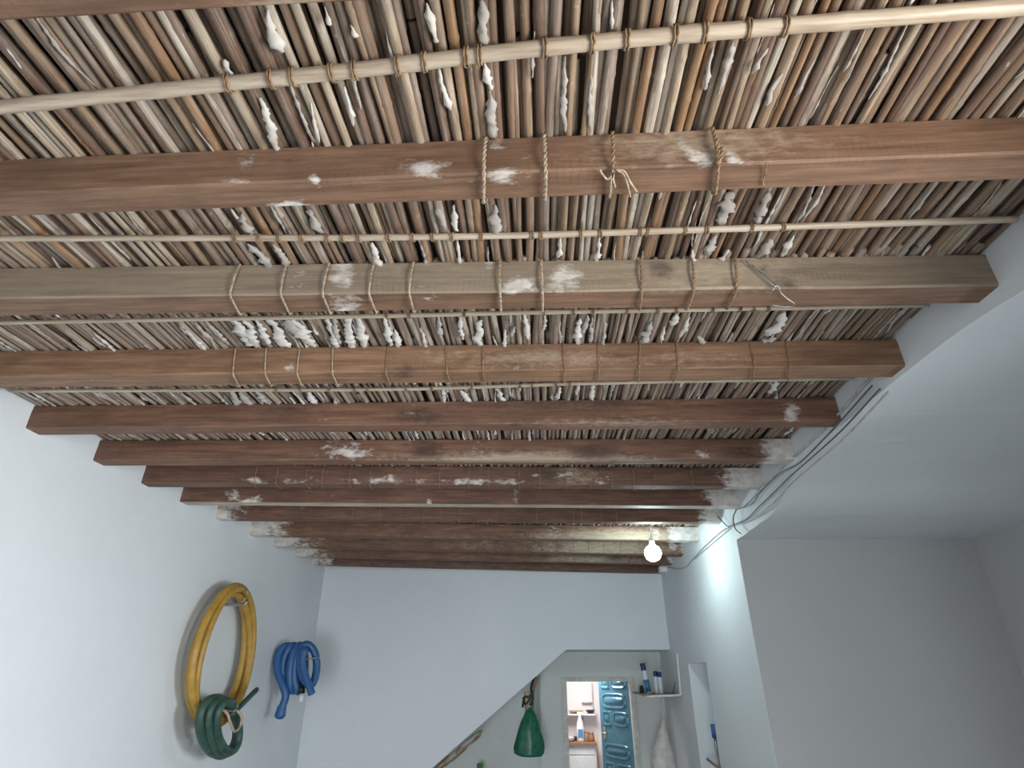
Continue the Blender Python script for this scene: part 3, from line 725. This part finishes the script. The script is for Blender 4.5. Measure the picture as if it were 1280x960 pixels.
tag(hk, 'steel wall hook carrying the blue hose', 'hook')
# yellow hose: flat coil on the wall
hy = empty('yellow_hose', (XL + .10, 4.80, CAMZ + .12))
P = []
for i in range(4 * 22 + 1):
    a = 2 * math.pi * i / 22; tn = i / 22
    ry = .40 + .055 * math.sin(tn * 2.4 + 1.0); rz = .45 + .035 * math.cos(tn * 1.9)
    P.append(Vector((-.046 + .028 * tn + .012 * math.sin(a * .5), math.sin(a) * ry - .02 * tn, math.cos(a) * rz - .04 * math.sin(a) + .05 * math.cos(2 * a) * .6)))
P = smooth_path(P, 2)
tube('coil', P, .027, M['yellow'], hy, 10)
tube('tie_wire', [Vector((.09 * math.cos(t * .5) - .0, -.02, .455 + .07 * math.sin(t * .5))) for t in range(13)], .004, M['wire'], hy, 6)
tag(hy, 'yellow hose coiled in loops on the white wall', 'hose')
nl = tube('wall_nail', [Vector((XL - .01, 4.80, CAMZ + .50)), Vector((XL + .18, 4.80, CAMZ + .50)), Vector((XL + .19, 4.80, CAMZ + .54))], .010, M['wire'], None, 8)
tag(nl, 'steel nail the yellow hose hangs from', 'nail')
# dark green hose bundle below it
gp = lambda px, py, X=XL + .09: atx(px, py, X + .13)
gc = gp(275, 908); hg = empty('green_hose', gc)
P = []
for i in range(3 * 18 + 1):
    a = 2 * math.pi * i / 18; tn = i / 18
    P.append(gc + Vector((-.03 + .035 * tn, math.sin(a) * (.34 - .05 * tn), math.cos(a) * (.17 - .015 * tn) - .10 * math.sin(a))))
g1 = tube('coil', smooth_path(P, 2), .030, M['green_hose'], None, 8)
g2 = tube('free_end', smooth_path([gp(288, 894, XL + .14), gp(300, 883, XL + .15), gp(312, 871, XL + .15), gp(321, 862, XL + .15)], 4), .020, M['green_hose'], None, 8)
g3 = tube('wire_binding', smooth_path([gp(296, 888, XL + .17), gp(302, 896, XL + .2), gp(300, 908, XL + .2), gp(293, 914, XL + .2), gp(288, 904, XL + .2), gp(284, 892, XL + .18), gp(276, 886, XL + .16)], 5), .010, M['rope_pale'], None, 6)
world_children(hg, g1, g2, g3)
tag(hg, 'dark green hose bundle with a stiff end sticking up, below the yellow hose', 'hose')
tube_n = tube('wall_nail', [Vector((XL - .01, gc.y, gc.z + .10)), Vector((XL + .31, gc.y, gc.z + .10)), Vector((XL + .32, gc.y, gc.z + .14))], .010, M['wire'], None, 8)
tag(tube_n, 'steel nail the dark green hose hangs from', 'nail')

# ------------------------------------------------------------------ shelf, spray cans and bags in the recess
shz = atx(853, 869, XR).z; sx0 = aty(809, 872, 7.0).x
shelf = empty('wall_shelf', (XR - .2, 7.35, shz))
S = []
S.append(box('shelf_board', sx0 - .02, XR, 7.02, 7.72, shz - .012, shz + .006, M['board']))
S.append(tube('bracket', smooth_path([Vector((XR - .014, 6.93, shz + .40)), Vector((XR - .014, 6.97, shz + .2)), Vector((XR - .014, 7.0, shz + .04)), Vector((XR - .03, 7.0, shz + .002)), Vector((XR - .2, 7.0, shz - .006)), Vector((sx0, 7.02, shz - .016))], 4), .012, M['white_plastic'], None, 8))
S.append(box('shelf_board', aty(791, 868, 7.95).x, XR, 7.72, 7.98, shz - .012, shz + .006, M['board']))
world_children(shelf, *S)
tag(shelf, 'corner wall shelf of thin boards on a white rod bracket', 'shelf')
def can(px, h, r, tilt, Y, label, cap='navy', two=False):
    b_ = aty(px, 866, Y); x = b_.x; z = shz + .006
    o = empty('spray_can', (x, Y, z)); o.rotation_euler = (0, tilt, 0)
    lathe('can_body', [(r * .92, .0), (r, .006), (r, h * .72), (r * .86, h * .76)], M['can_white'], o)
    lathe('cap', [(r * .88, h * .76), (r * .9, h * .78), (r * .9, h * .98), (r * .8, h)], M[cap], o)
    if two: lathe('printed_band', [(r * 1.015, h * .05), (r * 1.015, h * .45)], M['can_blue'], o)
    tag(o, label, 'spray can'); return o
can(811, .31, .032, -.14, 7.40, 'tall blue and white spray can leaning sideways on the corner shelf', two=True)
can(821.5, .225, .026, 0, 7.36, 'white spray can with a dark cap, standing beside the leaning blue can')
can(826.5, .215, .026, 0, 7.30, 'white spray can with a dark cap, standing nearer the wall')
b_ = aty(802, 861, 7.6)
o = lathe('small_jar', [(.022, 0), (.026, .006), (.026, .05), (.02, .055), (.022, .06), (.022, .075)], M['black'], None, (b_.x, 7.6, shz + .006)); tag(o, 'small dark jar behind the leaning spray can', 'jar')
b_ = aty(830, 866, 7.5)
o = tube('thin_stick', [Vector((b_.x + .06, 7.3, shz + .01)), Vector((b_.x + .13, 7.25, shz + .21))], .006, M['board'], None, 6); tag(o, 'thin brown stick leaning up on the corner shelf', 'stick')
# bag meshes: lofted flat sacks with gathered necks
def sack(name, prof, m, loc, depth, seed, parent=None):
    v, f = [], []; n = 20
    for i, (zc, xc, hw) in enumerate(prof):
        for k in range(n):
            a = 2 * math.pi * k / n; wr = 1 + .10 * noise.noise(Vector((k * .9, i * .35, seed))) + .06 * math.sin(k * 2.1 + i * .2)
            v.append(Vector((xc + math.cos(a) * hw * wr, math.sin(a) * min(hw, depth) * wr, zc)) + Vector(loc))
    for i in range(len(prof) - 1):
        for k in range(n):
            a = i * n + k; c = i * n + (k + 1) % n; f.append((a, c, c + n, a + n))
    f.append(tuple(range(n))[::-1]); f.append(tuple((len(prof) - 1) * n + k for k in range(n)))
    return pyd(name, v, f, m, parent, True)
YG = 7.42
top = aty(660, 886, YG); mpp = (aty(680, 930, YG).x - aty(643, 930, YG).x) / 37
gb = empty('green_bag', top)
dn = lambda py: aty(660, py, YG).z - top.z
xs = lambda px, py: aty(px, py, YG).x - top.x
rows = [(945, 649, 677), (942, 644, 679), (934, 643, 680), (924, 645, 679), (912, 648, 675), (902, 651, 673), (894, 655, 670), (888, 657, 667), (884, 660, 664)]
sack('bag_body', [(dn(y), (xs(a, y) + xs(b, y)) / 2, (xs(b, y) - xs(a, y)) / 2) for y, a, b in rows], M['green_bag'], (0, 0, 0), .11, 3, gb)
for px in (659, 666): tube('handle', smooth_path([Vector((xs(px - 1, 890), 0, dn(890))), Vector((xs(px, 878), .0, dn(878))), Vector((xs(663, 868), 0, dn(868)))], 4), .012, M['green_bag'], gb, 7)
tag(gb, 'green plastic bag hanging by its handles under the sloping edge', 'bag')
# hanging bundle above the bag
hn = empty('hanging_bundle', aty(664, 862, YG - .17)); L0 = hn.location
gpt = lambda px, py, d=0: aty(px, py, YG - .17 + d) - L0
tube('bamboo_piece', [gpt(658, 864), gpt(659, 882)], .028, M['bamboo'], hn, 10)
tube('bamboo_end', [gpt(657.5, 881), gpt(659, 887)], .021, M['board'], hn, 10)
tube('cord', smooth_path([gpt(670, 843, .03), gpt(666, 852), gpt(664, 862, .02), gpt(666, 872, .03), gpt(663, 882, .04)], 5), .016, M['black'], hn, 7)
tube('cord', smooth_path([gpt(673, 846, .03), gpt(669, 856, .03), gpt(667, 866, .05), gpt(664, 876, .03)], 5), .012, M['counter'], hn, 7)
tube('cord', smooth_path([gpt(654, 872), gpt(656, 880, -.04), gpt(662, 874, -.04), gpt(656, 871, -.04), gpt(653, 884, -.02)], 5), .012, M['black'], hn, 7)
tag(hn, 'dark cords and a short bamboo piece hanging above the green bag', 'cord bundle')
# pale bag on the right wall below the shelf
YW = 7.25
top = aty(829, 899, YW); wb = empty('white_bag', top)
dn = lambda py: aty(829, py, YW).z - top.z
xs = lambda px, py: aty(px, py, YW).x - top.x
rows = [(985, 826, 838), (975, 818, 844), (960, 814, 845), (950, 813, 843), (942, 816, 841), (930, 820, 838), (918, 823, 835), (908, 826, 832), (899, 828, 831)]
sack('bag_body', [(dn(y), (xs(a, y) + xs(b, y)) / 2, (xs(b, y) - xs(a, y)) / 2) for y, a, b in rows], M['cream_bag'], (0, 0, 0), .09, 8, wb)
tube('handle', smooth_path([Vector((0, 0, -.01)), Vector((.006, .0, (shz - top.z) * .5)), Vector((.0, 0, shz - .013 - top.z))], 4), .005, M['cream_bag'], wb, 6)
tag(wb, 'crumpled whitish plastic bag hanging below the corner shelf', 'bag')
# broom and stick in the wall niche
a = atx(890, 906, XR + .02); b2 = atx(897, 965, XR + .02)
br = empty('mop', (XR + .05, b2.y, .75)); L0 = br.location
tube('pole', [Vector((XR + .045, b2.y + .02, NZ0 + .02)) - L0, a - L0 + Vector((.01, 0, 0))], .014, M['wire'], br, 8)
tube('blue_grip', [a - L0 + Vector((.01, .0, -.10)), a - L0 + Vector((.01, 0, 0.005))], .024, M['blue'], br, 10)
lathe('mop_head', [(.07, 0), (.08, .03), (.05, .10), (.02, .14)], M['white_plastic'], br, (0, .02, .0))
tag(br, 'mop with a blue grip standing in the wall niche', 'mop')
o = tube('wooden_stick', [atx(884, 949, XR + .06), atx(893, 956, XR + .02), atx(903, 964, XR - .03)], .012, M['board'], None, 7); tag(o, 'brown wooden stick poking out of the wall niche', 'stick')
# green top under the stairs
q = aty(600, 955, 7.9)
o = lathe('green_bottle', [(.08, -.45), (.085, -.44), (.085, -.16), (.03, -.06), (.028, -.03), (.038, -.028), (.038, .0), (.03, .006)], plain('green_bottle_plastic', (.05, .24, .06), .35), None, (q.x, 7.9, q.z)); tag(o, 'small green bottle top showing below the sloping edge', 'bottle')
tb = box('low_table', q.x - .5, q.x + .3, 7.6, 8.15, q.z - .50, q.z - .45, M['board']); 
lt = empty('low_table', (q.x - .1, 7.88, 0)); tb.name = 'table_top'; L_ = [tb]
for xx in (q.x - .46, q.x + .22):
    for yy in (7.64, 8.07): L_.append(box('leg', xx, xx + .04, yy, yy + .04, 0, q.z - .50, M['board']))
world_children(lt, *L_); lt.name = 'low_table'; tag(lt, 'low wooden table under the sloping stairs carrying the green bottle', 'table')
# flaked pieces along the sloping underside
for i, (px, py, w_, h_) in enumerate(((593, 921, .10, .05), (583, 928, .16, .05), (572, 940, .16, .05), (560, 949, .12, .06), (549, 957, .16, .07))):
    p = on_back(px, py) + Vector((0, .13, 0)); bm = bmesh.new()
    ang = math.atan(sl)
    bmesh.ops.create_icosphere(bm, subdivisions=2, radius=1)
    for v_ in bm.verts:
        k_ = 1 + .35 * noise.noise(v_.co * 2 + Vector((i * 7, 0, 0)))
        x_, y_, z_ = v_.co * k_; x_, z_ = x_ * w_, z_ * .03
        v_.co = Vector((x_ * math.cos(ang) - z_ * math.sin(ang), y_ * h_ * 1.4, x_ * math.sin(ang) + z_ * math.cos(ang))) + p - Vector((0, 0, .012))
    o = frombm('plaster_flake', bm, M['plaster_grey'] if i % 2 else M['board'], bpy.data.objects['wall_back'], True)

# ------------------------------------------------------------------ back room: blue panelled door, shelf, worktop, bottle
hx, hy_, = DR + .02, YD + .20
fx, fy = aty(752, 900, 8.80).x, 8.80
door = empty('door_1', (hx, hy_, 0)); door['kind'] = 'structure'
dv = Vector((fx - hx, fy - hy_, 0)); DW = dv.length
door.rotation_euler = (0, 0, math.atan2(dv.y, dv.x))
DH = 2.05
# leaf: local x from hinge to far edge, y towards the photographer's side
def dbox(nm, u0, u1, y0, y1, z0, z1, m_=None, par=None, bev=.004): return box(nm, u0, u1, y0, y1, z0, z1, m_ or M['teal'], par or door, bev)
dbox('door_leaf', 0, DW, -.02, .02, .02, DH)
def rim(nm, u0, u1, z0, z1, rounded):
    bm = bmesh.new(); n_ = 32
    cu, cz, ru, rz = (u0 + u1) / 2, (z0 + z1) / 2, (u1 - u0) / 2, (z1 - z0) / 2
    def ring(s, y):
        out = []
        for k_ in range(n_):
            a_ = 2 * math.pi * (k_ + .5) / n_; ca, sa = math.cos(a_), math.sin(a_)
            e_ = .45 if rounded else .12
            X_ = math.copysign(abs(ca) ** e_, ca) * (ru - s); Z_ = math.copysign(abs(sa) ** e_, sa) * (rz - s)
            out.append(bm.verts.new((cu + X_, y, cz + Z_)))
        return out
    rs = [ring(0, .018), ring(.008, .034), ring(.026, .034), ring(.036, .022), ring(.05, .022), ring(.062, .036)]
    for p_, q_ in zip(rs, rs[1:]):
        for k_ in range(n_): bm.faces.new((p_[k_], p_[(k_ + 1) % n_], q_[(k_ + 1) % n_], q_[k_]))
    bm.faces.new(rs[-1])
    frombm(nm, bm, M['teal'], door, True)
def zpx(py): return aty(772, py, 8.5).z
for (yt, yb, kind) in ((845, 862, 2), (866, 887, 1), (889, 909, 2), (930, 950, 1), (954, 974, 2), (992, 1014, 1), (1018, 1038, 2), (1056, 1078, 1)):
    z1_, z0_ = zpx(yt), zpx(yb)
    if z0_ < .1: break
    if kind == 1: rim('door_panel', DW * .12, DW * .90, z0_, z1_, True)
    else: rim('door_panel', DW * .62, DW * .90, z0_, z1_, False); rim('door_panel', DW * .08, DW * .56, z0_, z1_, True)
zb_ = zpx(918)
hd = dbox('handle_plate', DW * .82, DW * .90, .02, .03, zb_ - .07, zb_ + .07, M['wire'])
tube('handle', [Vector((DW * .86, .03, zb_)), Vector((DW * .86, .07, zb_)), Vector((DW * .70, .07, zb_))], .010, M['wire'], hd, 8)
# worktop, cabinet
ct = aty(730, 928, 9.35)
cx0, cx1 = aty(690, 928, 9.35).x, aty(746, 928, 9.35).x
cab = empty('kitchen_cabinet', ((cx0 + cx1) / 2, 9.6, 0))
K = [box('body', cx0, cx1 - .01, 9.38, 9.88, 0, ct.z - .04, M['white_plastic']), box('door_panel', cx0 + .02, cx1 - .03, 9.365, 9.38, .1, ct.z - .16, M['white_plastic'], None, .004), box('drawer_front', cx0 + .02, cx1 - .03, 9.365, 9.38, ct.z - .145, ct.z - .06, M['white_plastic'], None, .004)]
world_children(cab, *K); tag(cab, 'white cabinet in the bright room beyond the doorway', 'cabinet')
wt = box('worktop', cx0, cx1, 9.33, 9.89, ct.z - .038, ct.z, M['counter'], None, .004); tag(wt, 'brown worktop lying on the white cabinet', 'worktop')
pz = tube('water_pipe', [Vector((cx1 + .03, 9.7, .02)), Vector((cx1 + .03, 9.7, ct.z + .06))], .016, M['bamboo'], None, 8); tag(pz, 'tan vertical pipe beside the white cabinet', 'pipe')
bx = aty(726, 928, 9.5).x
sb = empty('spray_bottle', (bx, 9.5, ct.z))
lathe('bottle_body', [(.05, 0), (.055, .01), (.055, .17), (.04, .24), (.02, .29), (.018, .32)], M['white_plastic'], sb)
box('trigger_head', -.035, .05, -.015, .015, .32, .36, M['white_plastic'], sb, .006)
tube('trigger', [Vector((.03, 0, .33)), Vector((.045, 0, .29)), Vector((.04, 0, .26))], .007, M['blue'], sb, 6)
box('printed_label', -.034, .034, -.0575, -.054, .05, .15, M['can_blue'], sb)
tag(sb, 'white trigger spray bottle on the brown worktop', 'spray bottle')
def jar(px, h, r, m_, label, Y=9.5, z=None):
    x_ = aty(px, 928, Y).x
    o = lathe('jar', [(r * .9, 0), (r, .01), (r, h * .7), (r * .8, h * .8), (r * .85, h * .82), (r * .85, h)], M[m_], None, (x_, Y, ct.z if z is None else z)); tag(o, label, 'jar'); return o
jar(733.5, .13, .035, 'board', 'brown glass jar beside the white spray bottle'); jar(739.5, .11, .045, 'counter', 'dark red pot near the end of the brown worktop')
jar(719, .05, .03, 'black', 'low black tin on the brown worktop', 9.62)
x_ = aty(711, 928, 9.45).x
o = lathe('plate_stack', [(.05, 0), (.08, .03), (.085, .035), (.08, .05), (.085, .055), (.07, .058)], M['white_plastic'], None, (x_, 9.45, ct.z)); tag(o, 'stacked white plates on the brown worktop', 'plates')
sz = aty(726, 892, 9.75).z; s0, s1 = aty(696, 892, 9.75).x, aty(744, 892, 9.75).x
sh = box('wall_shelf', s0, s1, 9.66, 9.9, sz - .02, sz, M['white_plastic'], None, .003); tag(sh, 'white wall shelf in the bright room beyond the doorway', 'shelf')
o = lathe('dish', [(.03, 0), (.11, .03), (.115, .035), (.10, .03), (.03, .012)], M['bamboo'], None, (aty(720, 892, 9.78).x, 9.78, sz)); tag(o, 'tan dish on the white wall shelf', 'dish')
o = lathe('bowl', [(.03, 0), (.07, .04), (.075, .045), (.06, .04), (.02, .012)], M['black'], None, (aty(738, 892, 9.78).x, 9.78, sz)); tag(o, 'dark bowl on the white wall shelf', 'bowl')
o = lathe('cup', [(.025, 0), (.03, .06), (.032, .09), (.026, .085)], M['black'], None, (aty(707, 892, 9.70).x, 9.70, sz)); tag(o, 'black cup at the end of the white wall shelf', 'cup')
rk = empty('wall_rack', (aty(733, 878, 9.86).x, 9.86, aty(733, 878, 9.86).z))
box('rack_bar', -.07, .07, -.03, .035, -.006, .006, M['wire'], rk); box('back_post', .09, .105, .01, .035, -.16, .26, M['wire'], rk); box('cross_bar', .06, .10, .0, .035, -.006, .006, M['wire'], rk)
tag(rk, 'grey wire rack with an upright post on the pinkish wall', 'rack')
